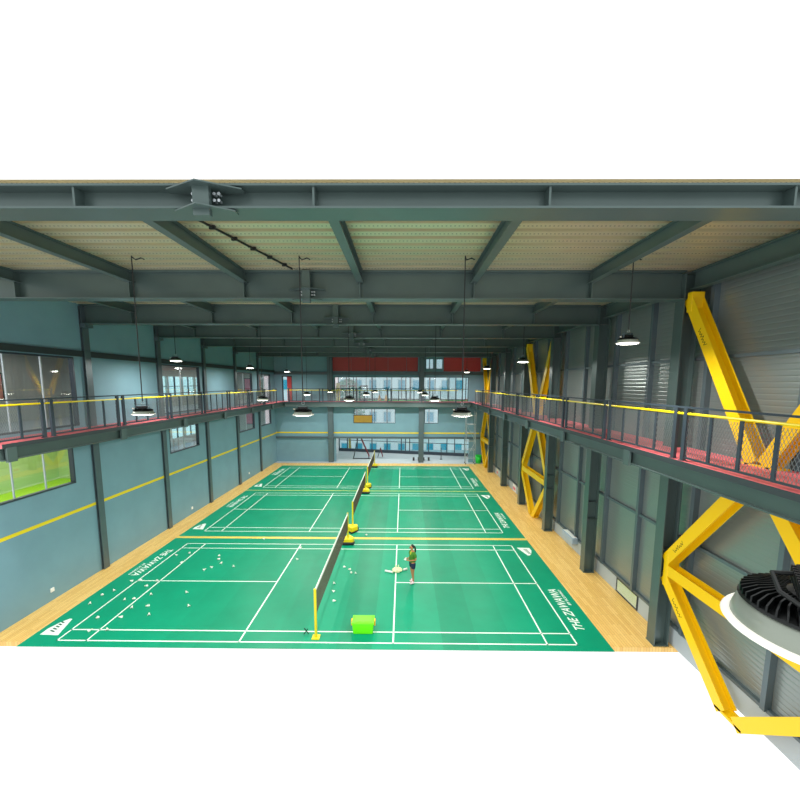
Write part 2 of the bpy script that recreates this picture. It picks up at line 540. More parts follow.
# cladding posts along the right wall
py = []
for k, yk in enumerate(GY):
    py += [yk - 2.2, yk - 0.42]
py = [p for p in py if p > -1] + [-2.45, 21.2]
for i, yy in enumerate(sorted(py)):
    m = MB(); m.box(RXW - 0.13, RXW - 0.002, yy - 0.05, yy + 0.05, 0.5, 9.1)
    o = m.build('cladding_post', M['postgrey'])
    tag(o, 'slim slate post on the right cladding, %s from the near end' % (['first'] + ORD[1:11] + ['twelfth', 'thirteenth'])[i], 'post', 'cladding posts')

# ------------------------------------------------------------------ yellow braces
def brace(y0, y1, label):
    yc = (y0 + y1) / 2
    r = empty('cross_brace', (8.8, yc, 0), label, 'brace', 'yellow cross braces')
    h = (y1 - y0) / 2 - 0.16
    def mem(p, q, n):
        m = MB(); m.ibeam(p, q, (1, 0, 0), 0.26, 0.26, 0.018, 0.014)
        return m.build(n, M['yellow'], r)
    zt, zm, zk = 8.55, ZL + 0.05, 2.3
    mem((0, -h, zt), (0, -0.12, zm), 'upper_diagonal'); mem((0, h, zt), (0, 0.12, zm), 'upper_diagonal')
    mem((0, -0.12, zm - 0.3), (0, -h, zk), 'middle_diagonal'); mem((0, 0.12, zm - 0.3), (0, h, zk), 'middle_diagonal')
    mem((0, -h, zk - 0.2), (0, h, zk - 0.2), 'strut')
    mem((0, -h, zk - 0.4), (0, -0.16, 0.03), 'lower_diagonal'); mem((0, h, zk - 0.4), (0, 0.16, 0.03), 'lower_diagonal')
    for sy in (-1, 1):
        for z0, z1 in ((zk - 0.62, zk + 0.2), (zt - 0.32, zt + 0.12)):
            m = MB(); m.box(-0.14, 0.14, min(sy * h, sy * (h - 0.15)), max(sy * h, sy * (h - 0.15)), z0, z1)
            m.build('gusset', M['yellow'], r, bevel=0.01)
    m = MB(); m.box(-0.13, 0.13, -0.36, 0.36, zm - 0.34, zm - 0.02); m.build('node_plate', M['yellow'], r)
    m = MB(); m.box(-0.13, 0.13, -0.32, 0.32, 0.0, 0.05); m.build('foot_plate', M['yellow'], r)
    # illegible stencil marks near the upper and lower joints
    for (ay, az, by, bz, t) in ((h, zt, 0.12, zm, 0.22), (h, zk, 0.12, zm - 0.3, 0.14), (h, zk - 0.4, 0.16, 0.03, 0.2)):
        m = MB()
        d = Vector((0, by - ay, bz - az)); L = d.length; d.normalize(); nrm = Vector((0, -d.z, d.y))
        o = Vector((-0.131, ay, az)) + d * L * t
        prev = None
        for j in range(13):
            c = o + d * 0.035 * j + nrm * (0.05 if j % 2 else -0.04 + 0.02 * (j % 3))
            if prev is not None:
                m.bar(prev, c, 0.012, 0.002, up=(1, 0, 0))
            prev = c
        m.build('stencil_mark', M['stencil'], r)
brace(-4.44, GY[0], 'big yellow steel cross brace nearest the viewer, at the right edge')
brace(GY[2], GY[3], 'middle yellow steel cross brace on the right wall')
brace(GY[5], YF - 0.06, 'farthest yellow steel cross brace, beside the green bin')

# ------------------------------------------------------------------ galleries
XLg, XRg, YFg = -7.43, 7.66, 22.0
def gallery(name, x0, x1, y0, y1, edge, label):
    r = empty('gallery_walkway', ((x0 + x1) / 2, (y0 + y1) / 2, ZL), label, 'walkway')
    ox, oy = r.location.x, r.location.y
    m = MB()
    if edge == 'x0':
        cuts = [(yk - 0.16, yk + 0.16) for yk in GY]
        ys = [y0] + [c for p in cuts for c in p] + [y1]
        for a, c in zip(ys[0::2], ys[1::2]): m.box(x0 - ox, x1 - ox, a - oy, c - oy, -0.1, 0.0)
        for a, c in cuts:
            m.box(x0 - ox, 8.59 - ox, a - oy, c - oy, -0.1, 0.0); m.box(8.965 - ox, x1 - ox, a - oy, c - oy, -0.1, 0.0)
    else:
        m.box(x0 - ox, x1 - ox, y0 - oy, y1 - oy, -0.1, 0.0)
    m.build('deck', M['red'], r)
    m = MB()
    if edge == 'x0': m.box(x0 - ox - 0.02, x0 - ox, y0 - oy, y1 - oy, -0.11, -0.002)
    if edge == 'x1': m.box(x1 - ox, x1 - ox + 0.02, y0 - oy, y1 - oy, -0.11, -0.002)
    if edge == 'y0': m.box(x0 - ox, x1 - ox, y0 - oy - 0.02, y0 - oy, -0.11, -0.002)
    m.build('edge_strip', M['dark'], r)
    m = MB()
    zc = -0.26
    if edge == 'x0': m.ibeam((x0 - ox + 0.09, y0 - oy, zc), (x0 - ox + 0.09, y1 - oy, zc), (0, 0, 1), 0.32, 0.16)
    if edge == 'x1': m.ibeam((x1 - ox - 0.09, y0 - oy, zc), (x1 - ox - 0.09, y1 - oy, zc), (0, 0, 1), 0.32, 0.16)
    if edge == 'y0': m.ibeam((x0 - ox, y0 - oy + 0.09, zc), (x1 - ox, y0 - oy + 0.09, zc), (0, 0, 1), 0.32, 0.16)
    m.build('edge_beam', M['steel'], r)
    if edge != 'y0':
        xe = x0 if edge == 'x0' else x1
        sg = 1 if edge == 'x0' else -1
        xw = x1 if edge == 'x0' else x0
        for yk in GY:
            if y0 < yk < y1:
                q = MB(); q.ibeam((xe - ox + sg * 0.02, yk - oy, -0.27), ((xw if edge == 'x1' else 8.585) - ox - sg * 0.02 * (edge == 'x1'), yk - oy, -0.27), (0, 0, 1), 0.3, 0.15)
                q.box(xe - ox - 0.03, xe - ox + 0.03, yk - oy - 0.12, yk - oy + 0.12, -0.46, -0.1)
                q.build('bracket', M['steel'], r)
        q = MB(); q.box(xw - ox - 0.05 if edge == 'x1' else xw - ox - 0.05, xw - ox + 0.05, y0 - oy, y1 - oy, -0.0, 0.05)
    return r
gallery('l', LX + 0.005, XLg, YN, YF - 0.01, 'x1', 'red-floored gallery walkway along the teal left wall')
gallery('r', XRg, RXW - 0.14, -4.9, YF - 0.01, 'x0', 'red-floored gallery walkway along the clad right wall')
gallery('f', XLg + 0.03, XRg - 0.03, YFg, YF - 0.11, 'y0', 'gallery walkway across the back wall above the lobby opening')

PITCH, HT = 2.75, 1.03
def infill_mesh(L, hgt):
    m = MB(); s = 0.06; w = 0.0022
    sl = 1.9                       # steep diamonds
    n = int((L + hgt / sl) / s) + 2
    for sgn in (1, -1):
        for i in range(-int(hgt / sl / s) - 1, int(L / s) + 2):
            y0 = i * s
            a, bb = (y0, 0.0), (y0 + hgt / sl, hgt)
            # clip to 0..L
            t0 = max(0.0, (0 - a[0]) / (bb[0] - a[0])); t1 = min(1.0, (L - a[0]) / (bb[0] - a[0]))
            if t1 - t0 < 0.02: continue
            pa = (a[0] + (bb[0] - a[0]) * t0, hgt * t0); pb = (a[0] + (bb[0] - a[0]) * t1, hgt * t1)
            if sgn < 0:
                pa = (L - pa[0], pa[1]); pb = (L - pb[0], pb[1])
            p, q = Vector((0, pa[0], pa[1])), Vector((0, pb[0], pb[1]))
            d = (q - p).normalized()
            m.obox(p, q, Vector((w, 0, 0)), d.cross(Vector((1, 0, 0))) * w)
    return m
def rail_panel():
    L = PITCH - 0.27
    r = empty('railing_panel', (0, 0, 0), '', 'railing', 'gallery railing panels')
    for y in (0.0, L):
        m = MB(); m.box(-0.03, 0.03, y - 0.045, y + 0.045, 0, HT)
        m.box(-0.05, 0.05, y - 0.06, y + 0.06, 0, 0.015); m.build('post', M['rail'], r)
    for i in range(1, 4):
        y = L * i / 4
        m = MB(); m.box(-0.015, 0.015, y - 0.03, y + 0.03, 0.06, HT - 0.13); m.build('baluster', M['rail'], r)
    m = MB(); m.box(-0.02, 0.02, 0.03, L - 0.03, 0.05, 0.085); m.build('bottom_rail', M['rail'], r)
    m = MB(); m.box(-0.02, 0.02, -0.16, L + 0.11, HT, HT + 0.035); m.build('top_rail', M['rail'], r)
    m = MB(); m.tube([(-0.0, -0.16, HT - 0.105), (0, L + 0.11, HT - 0.105)], 0.024, 8); m.build('yellow_handrail', M['yellow_rail'], r)
    o = infill_mesh(L - 0.06, HT - 0.24).build('mesh_infill', M['mesh'], r); o.location = (0, 0.03, 0.085)
    return r
proto = rail_panel()
first = True
def put_panel(x, y, rz, label):
    global first
    o = proto if first else copy_tree(proto)
    first = False
    o.location = (x, y, ZL); o.rotation_euler = (0, 0, rz); o['label'] = label
for k in range(-2, 8):
    y = 1.28 + PITCH * k + 0.135
    if y > -4.8 and y + 2.5 < YFg + 0.1:
        put_panel(XRg + 0.06, y, 0, 'mesh railing panel with yellow handrail on the right gallery, %s from the viewer' % ORD[k + 2])
for k in range(-1, 8):
    y = 1.28 + PITCH * k + 0.135
    if y > -1.6 and y + 2.5 < YFg + 0.1:
        put_panel(XLg - 0.06, y, 0, 'mesh railing panel with yellow handrail on the left gallery, %s from the viewer' % ORD[k + 1])
nb = 5
for k in range(nb):
    x = XLg + 0.1 + (k + 1) * PITCH + 0.03
    put_panel(x, YFg + 0.06, PI / 2, 'mesh railing panel on the back gallery, %s from the left' % ['first', 'second', 'third', 'fourth', 'fifth'][k])

# ------------------------------------------------------------------ badminton courts
HZ = 0.008
def court(y0, label, first_text):
    r = empty('badminton_court_mat', (0, y0, 0), label, 'court mat', 'green court mats')
    m = MB(); m.box(-7.5, 7.5, -0.22 if y0 < 1 else -0.55, 6.63, 0.0005, HZ); m.build('mat', M['vinyl'], r)
    m = MB(); w = 0.02; z0, z1 = HZ, HZ + 0.0015
    def hl(x0, x1, y): m.box(x0, x1, y - w, y + w, z0, z1)
    def vl(x, ya, yb): m.box(x - w, x + w, ya, yb, z0, z1)
    for y in (0.02, 0.46, 5.64, 6.08): hl(-6.7, 6.7, y)
    for x in (-6.68, 6.68, -5.92, 5.92, -1.98, 1.98): vl(x, 0, 6.1)
    hl(-6.7, -1.98, 3.05); hl(1.98, 6.7, 3.05)
    m.build('court_lines', M['line'], r)
    for sg in (1, -1):
        rz = PI / 2 if sg > 0 else -PI / 2
        ya, xa = (0.62, 7.16) if sg > 0 else (5.48, -7.16)
        text_mesh('lettering', 'THE ZAWAWA', 2.08, 0.26, 0.28, M['line'], r, (xa, ya, HZ + 0.001), rz, 0.014)
        yb = ya + sg * 1.18
        text_mesh('small_lettering', 'BY SCOMMO', 0.86, 0.085, 0.28, M['line'], r, (xa + sg * 0.14, yb, HZ + 0.001), rz, 0.02)
        pts = [(6.84, 5.88), (7.34, 5.86), (7.35, 5.6), (7.24, 5.3), (7.14, 5.17), (7.06, 5.17)]
        cx = 0 if sg > 0 else 0
        pp = [(p[0], p[1]) if sg > 0 else (-p[0], 6.1 - p[1]) for p in pts]
        q = MB(); q.poly_prism(pp, HZ, HZ + 0.0015); lg = q.build('shield_logo', M['line'], r)
        q = MB()
        for j in range(5):
            t = j / 4
            a = Vector((7.06 + 0.08 * t, 5.74 - 0.38 * t)); e = a + Vector((0.15 - 0.05 * t, -0.05))
            if sg < 0: a, e = Vector((-a.x, 6.1 - a.y)), Vector((-e.x, 6.1 - e.y))
            q.bar((a.x, a.y, HZ + 0.002), (e.x, e.y, HZ + 0.002), 0.042, 0.002)
        q.build('logo_mark', M['ink'], lg)
    return r
CY = [0.0, 7.41, 14.69]
court(CY[0], 'nearest green badminton court mat, scattered with shuttlecocks', True)
court(CY[1], 'middle green badminton court mat between the two yellow seams', True)
court(CY[2], 'farthest green badminton court mat, before the grey lobby floor', True)
for k, (ys, lab) in enumerate(((6.745, 'yellow seam strip between the nearest and middle court mats'), (14.07, 'yellow seam strip between the middle and farthest court mats'))):
    m = MB(); m.box(-7.5, 7.5, ys - 0.05, ys + 0.05, 0.0, HZ - 0.001)
    tag(m.build('seam_strip', M['yline']), lab, 'floor strip', 'yellow seam strips')

# nets
def net(y0, label):
    yA, yB = y0 + 0.22, y0 + 6.1
    r = empty('badminton_net', (-0.04, y0, 0), label, 'net', 'badminton nets')
    def post(y, far):
        m = MB(); m.tube([(0, y - y0, HZ), (0, y - y0, 1.35)], 0.035, 10)
        p = m.build('post', M['post'], r)
        if y > 0.6:
            sg = 1 if far else -1
            pts = [(-0.2, -0.1), (0.2, -0.1), (0.24, 0.12), (0.0, 0.42), (-0.24, 0.12)]
            pts = [(a, y - y0 + sg * c) for a, c in pts]
            if sg < 0: pts = pts[::-1]
            m = MB(); m.poly_prism(pts, HZ + 0.05, HZ + 0.26); m.build('weighted_base', M['base'], r, bevel=0.02)
            m = MB(); m.poly_prism([(a * 1.1, (c - y + y0) * 1.1 + y - y0) for a, c in pts], HZ, HZ + 0.06); m.build('base_skid', M['rubber'], r)
            m = MB(); m.tube([(-0.25, y - y0 - sg * 0.08, HZ + 0.07), (0.25, y - y0 - sg * 0.08, HZ + 0.07)], 0.06, 10); m.build('wheel_roller', M['rubber'], r)
        else:
            m = MB(); m.box(-0.1, 0.1, y - y0 - 0.1, y - y0 + 0.1, HZ, HZ + 0.02); m.build('foot_plate', M['post'], r)
    post(yA, False); post(yB, True)
    m = MB(); a, c = yA - y0 + 0.035, yB - y0 - 0.035
    zt = 1.3; zb = 0.62
    n = int((c - a) / 0.05)
    for i in range(n + 1):
        y = a + (c - a) * i / n
        m.box(-0.003, 0.003, y - 0.0045, y + 0.0045, zb, zt - 0.03)
    for i in range(16):
        z = zb + (zt - zb) * i / 15
        m.box(-0.003, 0.003, a, c, z - 0.0045, z + 0.0045)
    m.build('netting', M['net'], r)
    m = MB(); m.box(-0.012, 0.012, a, c, zt - 0.04, zt + 0.035); m.build('top_tape', M['tape'], r)
net(CY[0], 'badminton net with white top tape on the nearest court')
net(CY[1], 'badminton net with white top tape on the middle court')
net(CY[2], 'badminton net with white top tape on the farthest court')

# ------------------------------------------------------------------ hanging lamps
def lamp_proto():
    r = empty('pendant_lamp', (0, 0, 0), '', 'lamp', 'high bay lamps')
    m = MB(); m.lathe([(0.17, 0.066), (0.184, 0.058), (0.194, 0.03), (0.2, 0.008), (0.2, 0.0), (0.19, 0.0), (0.182, 0.05), (0.165, 0.06)], 48)
    m.build('reflector', M['reflector'], r, True)
    m = MB(); m.lathe([(0.199, 0.006), (0.219, 0.004), (0.223, -0.003), (0.218, -0.01), (0.2, -0.012), (0.19, -0.004)], 48); m.build('rim', M['rim'], r, True)
    m = MB(); m.lathe([(0.202, -0.006), (0.19, -0.015), (0.13, -0.025), (0.06, -0.029), (0.0, -0.03)], 48); m.build('lens', M['lens'], r, True)
    m = MB(); m.lathe([(0, 0.062), (0.178, 0.062), (0.186, 0.068), (0.178, 0.074), (0, 0.08)], 48)
    h = m.build('heat_sink', M['blackmetal'], r)
    m = MB()
    for j in range(44):
        t = 2 * PI * j / 44
        pts = [Vector((math.cos(t + 0.12 * q) * rr, math.sin(t + 0.12 * q) * rr, zz)) for q, rr, zz in ((0, 0.07, 0.1), (1, 0.1, 0.1), (2, 0.14, 0.093), (3, 0.18, 0.08))]
        for a, e in zip(pts, pts[1:]):
            d = (e - a).normalized(); n = d.cross(Vector((0, 0, 1))).normalized()
            m.obox(a, e, n * 0.0022, Vector((0, 0, 0.012)))
    m.build('fins', M['blackmetal'], h)
    m = MB(); m.lathe([(0, 0.08), (0.075, 0.08), (0.075, 0.112), (0.06, 0.118), (0, 0.118)], 24); m.build('hub', M['black'], r)
    m = MB(); m.box(-0.11, 0.09, -0.05, 0.05, 0.1185, 0.165); d = m.build('driver_box', M['blackmetal'], r, bevel=0.006)
    for sy in (-1, 1):
        m = MB(); m.box(-0.105, 0.085, sy * 0.053 - 0.003, sy * 0.053 + 0.003, 0.12, 0.126)
        for j in range(9):
            x = -0.1 + j * 0.021
            m.box(x, x + 0.009, sy * 0.055 - 0.006, sy * 0.055 + 0.006, 0.12, 0.162)
        m.build('driver_ribs', M['black'], d)
    m = MB(); m.box(-0.09, 0.07, -0.03, 0.03, 0.1655, 0.168); m.build('rating_plate', M['alu'], d)
    m = MB(); m.bar((-0.15, 0.0, 0.09), (-0.12, 0.0, 0.2), 0.04, 0.006); m.bar((0.13, 0.0, 0.09), (0.1, 0.0, 0.2), 0.04, 0.006); m.bar((-0.12, 0, 0.2), (0.1, 0, 0.2), 0.04, 0.006)
    m.build('bracket', M['steel2'], r)
    m = MB(); m.tube([(0.05, 0.03, 0.15), (0.0, 0.11, 0.15), (-0.09, 0.1, 0.13), (-0.16, 0.03, 0.11), (-0.13, -0.05, 0.12)], 0.007, 6); m.build('lead', M['cable'], r)
    m = MB(); m.tube([(-0.16, 0.03, 0.115), (-0.2, 0.02, 0.12)], 0.012, 8); m.build('plug', M['cork'], r)
    m = MB(); m.tube([(0.03 * math.cos(t), 0, 0.235 + 0.03 * math.sin(t)) for t in [2 * PI * j / 12 for j in range(13)]], 0.005, 6); m.build('hook', M['alu'], r)
    return r
lp = lamp_proto()
def lamp(x, y, z, label, yhook=None, rz=0.4):
    o = lp if y < -5 else copy_tree(lp)      # the close-up lamp, placed last, is the original
    o.location = (x, y, z); o.rotation_euler = (0, 0, rz); o['label'] = label
    m = MB(); top = ZD - 0.0 - z
    m.tube([(0, 0, 0.262), (0, 0, top)], 0.011, 6); c = m.build('suspension_cable', M['cable'], o)
    if y > -5:
      m = MB(); m.tube([(0, 0, top - 0.02), (0.06, 0.05, top - 0.06), (0.16, 0.02, top - 0.02), (0.22, 0, top - 0.05)], 0.012, 6); m.build('junction_lead', M['cable'], o)
    ld = bpy.data.lights.new('lamp_light', 'AREA'); ld.shape = 'DISK'; ld.size = 0.36; ld.energy = LAMP_W
    ld.color = (1.0, 0.98, 0.92)
    lo = bpy.data.objects.new('lamp_light', ld); COL.objects.link(lo); lo.parent = o; lo.location = (0, 0, -0.055)
LZ, LH = 5.95, 7.45
cols = [(-6.62, LH, 'high', 'beside the left wall'), (-3.3, LZ, 'low', 'left of the net'), (0.1, LZ, 'low', 'over the net line'),
        (3.45, LZ, 'low', 'right of the net'), (6.82, LH, 'high', 'beside the right wall')]
rows = [(-1.0, 'nearest'), (6.0, 'second'), (13.0, 'third'), (20.0, 'farthest')]
for y, rn in rows:
    for x, z, hh, side in cols:
        lamp(x + (0.12 if y > 10 and abs(x) > 6 else 0), y, z, 'round %s-hung pendant lamp %s, in the %s row of lamps' % (hh, side, rn))

lamp(3.445, -8.05, 5.885, 'large close-up round lamp with black finned top, at the lower right corner', rz=0.9)

# cable tray running under the first bay of deck
m = MB(); m.tube([(-1.2, -3.55, ZD - 0.03), (-0.35, -0.5, ZD - 0.03), (-0.27, -0.2, ZD - 0.03)], 0.02, 6)
for j in range(7):
    t = j / 6; x = -1.2 + 0.85 * t; y = -3.5 + 3.0 * t
    m.box(x - 0.05, x + 0.05, y - 0.02, y + 0.02, ZD - 0.06, ZD - 0.001)
tag(m.build('conduit', M['black']), 'dark conduit clipped under the nearest roof deck bay', 'conduit')

# ------------------------------------------------------------------ windows of the left wall, rooms behind it
wn = 0
def window_x(y0, y1, z0, z1, nm, label=None, gm='glass'):
    global wn
    wn += 1
    r = bpy.data.objects.new('window_%d' % wn, None); COL.objects.link(r); r.location = (LX - 0.08, (y0 + y1) / 2, z0); struct(r)
    hy = (y1 - y0) / 2; hz = z1 - z0
    m = MB(); f = 0.05
    m.box(-0.05, 0.09, -hy, hy, 0, f); m.box(-0.05, 0.09, -hy, hy, hz - f, hz); m.box(-0.05, 0.09, -hy, -hy + f, f, hz - f); m.box(-0.05, 0.09, hy - f, hy, f, hz - f)
    m.build('frame', M['rail'], r)
    for i in range(1, nm + 1):
        y = -hy + 2 * hy * i / (nm + 1)
        q = MB(); q.box(-0.02, 0.02, y - 0.015, y + 0.015, f, hz - f); q.build('mullion', M['alu'], r)
    m = MB(); m.box(-0.006, 0.006, -hy + f, hy - f, f, hz - f); m.build('pane', M[gm], r)
for i, h in enumerate(WL): window_x(*h, nm=[2, 1, 1, 1][i])
for i, h in enumerate(WU): window_x(*h, nm=[2, 1, 1, 1][i])

AX = -12.6
# lower and upper annex rooms
b = MB(); b.box(AX, LX - 0.15, YN, 7.0, 2.35, 2.5); struct(b.build('floor.002', M['turf']))
b = MB(); b.box(AX, LX - 0.15, 7.0, 26.0, 2.35, 2.5); struct(b.build('floor.003', M['concrete']))
b = MB(); b.box(AX, LX - 0.15, YN, 26.0, 4.85, 5.1); struct(b.build('floor.004', M['concrete']))
b = MB(); b.box(AX - 0.15, LX - 0.15, YN, 26.0, 7.75, 7.9); struct(b.build('ceiling_annex', M['dark']))
holes = [(10.5 + 1.6 * i, 11.95 + 1.6 * i, 3.0, 4.3) for i in range(8)] + [(10.5 + 1.6 * i, 11.95 + 1.6 * i, 5.75, 7.0) for i in range(8)]
struct(holed_wall('X', AX - 0.15, AX, YN, 26.0, 2.35, 7.75, holes).build('wall_annex', M['beige']))
b = MB(); b.box(AX, LX - 0.15, 7.0, 7.1, 2.5, 4.85); struct(b.build('wall_annex.001', M['pale_green']))
b = MB(); b.box(AX, AX + 0.02, YN, 7.0, 2.5, 4.85); struct(b.build('wall_annex.002', M['pale_green']))
struct(holed_wall('Y', 24.5, 24.6, AX, LX - 0.15, 2.5, 7.75, [(-9.9, -8.9, 2.9, 4.4), (-9.9, -8.9, 5.4, 7.2)]).build('wall_annex.003', M['beige']))
for i, h in enumerate(holes):
    wn += 1
    m = MB(); m.box(AX - 0.09, AX - 0.08, h[0], h[1], h[2], h[3])
    r = m.build('window_%d' % wn, M['cyan_glass']); struct(r)
    q = MB(); ym = (h[0] + h[1]) / 2; q.box(AX - 0.12, AX - 0.04, ym - 0.03, ym + 0.03, h[2], h[3]); q.box(AX - 0.12, AX - 0.04, h[0], h[1], (h[2] + h[3]) / 2 - 0.02, (h[2] + h[3]) / 2 + 0.02)
    q.build('glazing_bar', M['rail'], r)
m = MB(); m.box(AX + 0.002, AX + 0.03, 4.15, 5.1, 5.95, 6.95)
m.box(AX + 0.03, AX + 0.033, 4.2, 5.05, 6.0, 6.9, 1)
tag(m.build('wall_poster', [M['black'], M['poster']]), 'coral poster behind the glass of the nearest upper left window', 'poster', None)
m = MB(); m.box(-11.6, -10.6, 24.47, 24.499, 5.6, 7.0); m.box(-11.55, -10.65, 24.465, 24.47, 5.65, 6.95, 1)
tag(m.build('wall_poster', [M['black'], M['poster2']]), 'pink poster inside the third upper window of the left wall', 'poster', None)
m = MB(); m.box(-11.6, -10.6, 24.47, 24.499, 3.0, 4.4); m.box(-11.55, -10.65, 24.465, 24.47, 3.05, 4.35, 1)
tag(m.build('wall_poster', [M['black'], M['poster2']]), 'pink poster inside the third lower window of the left wall', 'poster', None)
def fill_light(x, y, z, e, sx, sy, col=(1, 1, 1)):  # added area light that brightens a room, no fixture behind it
    ld = bpy.data.lights.new('fill_light', 'AREA'); ld.shape = 'RECTANGLE'; ld.size = sx; ld.size_y = sy; ld.energy = e; ld.color = col
    lo = bpy.data.objects.new('fill_light', ld); COL.objects.link(lo); lo.location = (x, y, z)
fill_light(-10.6, 3.5, 4.8, 90, 2.5, 5.5)  # added fill for the annex rooms behind the left windows
fill_light(-10.6, 3.5, 7.7, 40, 2.5, 5.5)
fill_light(-10.6, 16.0, 7.7, 130, 2.5, 14)
fill_light(-10.6, 16.0, 4.8, 130, 2.5, 14)

fill_light(3.0, 25.0, 4.6, 260, 9.5, 2.5)  # added fill lifting the lobby floor and upstairs, no lamps there
fill_light(3.0, 25.2, 10.3, 260, 9.5, 2.5)

# small sockets on the left wall
for y, z, lab in ((1.87, 0.32, 'small white socket low on the left wall, nearest the viewer'), (9.72, 0.3, 'small white socket low on the left wall, between the second and third columns'),
                  (17.0, 0.38, 'small white socket low on the left wall, farthest from the viewer')):
    m = MB(); m.box(LX, LX + 0.03, y - 0.06, y + 0.06, z - 0.05, z + 0.07)
    o = m.build('wall_socket', M['socket'], bevel=0.006); tag(o, lab, 'socket', 'wall sockets')

# ------------------------------------------------------------------ lobby behind the back wall
b = MB(); b.box(-4.25, -4.1, YF + 0.18, 29.0, 0, 4.7); struct(b.build('wall_lobby', M['white']))
b = MB(); b.box(-4.6, -4.45, YF + 0.18, 29.0, ZL, 10.5); struct(b.build('wall_lobby.001', M['beige']))
b = MB(); b.box(-6.5, RXW + 0.2, YF + 0.18, 25.4, 4.72, ZL); struct(b.build('floor.005', M['turf2']))
b = MB(); b.box(LX - 0.15, RXW + 0.3, YF + 0.18, 29.5, 10.5, 10.65); struct(b.build('ceiling_lobby', M['steel2']))
b = MB(); b.box(RXW + 0.05, RXW + 0.2, YF + 0.18, 29.0, 0, 10.5); struct(b.build('wall_lobby.002', M['teal']))
# glazed facade, set askew
FA, FB = Vector((-4.1, 28.3, 0)), Vector((9.2, 25.4, 0))
fd = (FB - FA).normalized(); fn = Vector((-fd.y, fd.x, 0))
LF = (FB - FA).length
r = bpy.data.objects.new('window_%d' % (wn + 1), None); COL.objects.link(r); r.location = FA; r.rotation_euler = (0, 0, math.atan2(fd.y, fd.x)); struct(r)
m = MB()
for z0, z1 in ((0, 0.28), (2.05, 2.5), (4.6, 5.2), (7.3, 7.6), (10.2, 10.5)):
    m.box(0, LF, -0.09, 0.09, z0, z1)
m.build('spandrel', M['rail'], r)
xs = [0.06, 0.9, 1.9, 3.4, 4.9, 6.3, 6.7, 7.1, 8.9, 10.6, 11.3, 12.2, LF - 0.06]
for x in xs:
    m = MB(); m.box(x - 0.035, x + 0.035, -0.06, 0.06, 0.28, 10.2); m.build('mullion', M['rail'], r)
m = MB()
for z in (1.1, 6.1):
    m.box(0, LF, -0.03, 0.03, z - 0.025, z + 0.025)
m.build('transom', M['rail'], r)
m = MB(); m.box(0, LF, -0.005, 0.005, 0.28, 10.2); m.build('pane', M['cyan_glass'], r)
# panes in the wall openings
for (x0, x1, z0, z1) in ((-1.9, 1.55, 3.28, 4.5), (4.0, 5.15, 3.28, 4.5), (4.05, 4.7, 7.78, 8.62), (4.9, 5.45, 7.78, 8.62), (-3.5, 7.6, ZL, 7.13)):
    wn += 1
    r = bpy.data.objects.new('window_%d' % (wn + 1), None); COL.objects.link(r); r.location = ((x0 + x1) / 2, YF + 0.09, z0); struct(r)
    hx = (x1 - x0) / 2; hz = z1 - z0; m = MB(); f = 0.04
    m.box(-hx, hx, -0.06, 0.06, 0, f); m.box(-hx, hx, -0.06, 0.06, hz - f, hz); m.box(-hx, -hx + f, -0.06, 0.06, f, hz - f); m.box(hx - f, hx, -0.06, 0.06, f, hz - f)
    m.build('frame', M['rail'], r)
    n = max(1, round(2 * hx / 1.6))
    for i in range(1, n):
        x = -hx + 2 * hx * i / n
        q = MB(); q.box(x - 0.02, x + 0.02, -0.03, 0.03, f, hz - f); q.build('mullion', M['rail'], r)
    m = MB(); m.box(-hx + f, hx - f, -0.004, 0.004, f, hz - f); m.build('pane', M['glass'], r)

# upper door in the back wall
r = bpy.data.objects.new('door_1', None); COL.objects.link(r); r.location = (-7.42, YF + 0.09, ZL); struct(r)
m = MB(); m.box(-0.42, -0.36, -0.09, 0.09, 0, 2.08); m.box(0.36, 0.42, -0.09, 0.09, 0, 2.08); m.box(-0.36, 0.36, -0.09, 0.09, 2.0, 2.08); m.build('door_frame', M['dark'], r)
m = MB(); m.box(-0.36, -0.02, -0.02, 0.02, 0.02, 2.0); m.build('door_leaf', M['cyan_glass'], r)
m = MB(); m.box(-0.02, 0.36, -0.025, 0.025, 0.02, 2.0); m.build('door_leaf', M['maroon'], r)
m = MB(); m.tube([(0.04, -0.06, 0.95), (0.04, -0.06, 1.2)], 0.012, 6); m.build('handle', M['alu'], r)

# apartment block outside
bd = empty('apartment_block', (4.0, 42.0, 0), 'pale pink apartment block outside the glazed lobby front', 'building')
m = MB(); m.box(-24, 24, 0, 8, -6, 22); m.build('wall', M['pinkwhite'], bd)
for zi in range(4):
    for xi in range(20):
        x = -21 + xi * 1.9; z = -2.6 + zi * 4.2
        m = MB(); m.box(x - 0.5, x + 0.5, -0.12, -0.001, z - 0.1, z + 1.3); w = m.build('window', M['alu'], bd)
        m = MB(); m.box(x - 0.42, x + 0.42, -0.15, -0.121, z, z + 1.2); m.build('pane', M['cyan'], w)
for zi in range(6):
    m = MB(); m.box(-24, 24, -0.35, -0.01, -0.55 + zi * 4.2 - 4.2, 0.05 + zi * 4.2 - 4.2); m.build('balcony_band', M['pink'], bd)
m = MB(); m.box(-60, 60, 30.5, 70, -6.3, -6.0)
tag(m.build('street_ground', M['concrete']), 'pale ground outside below the apartment block', 'ground')
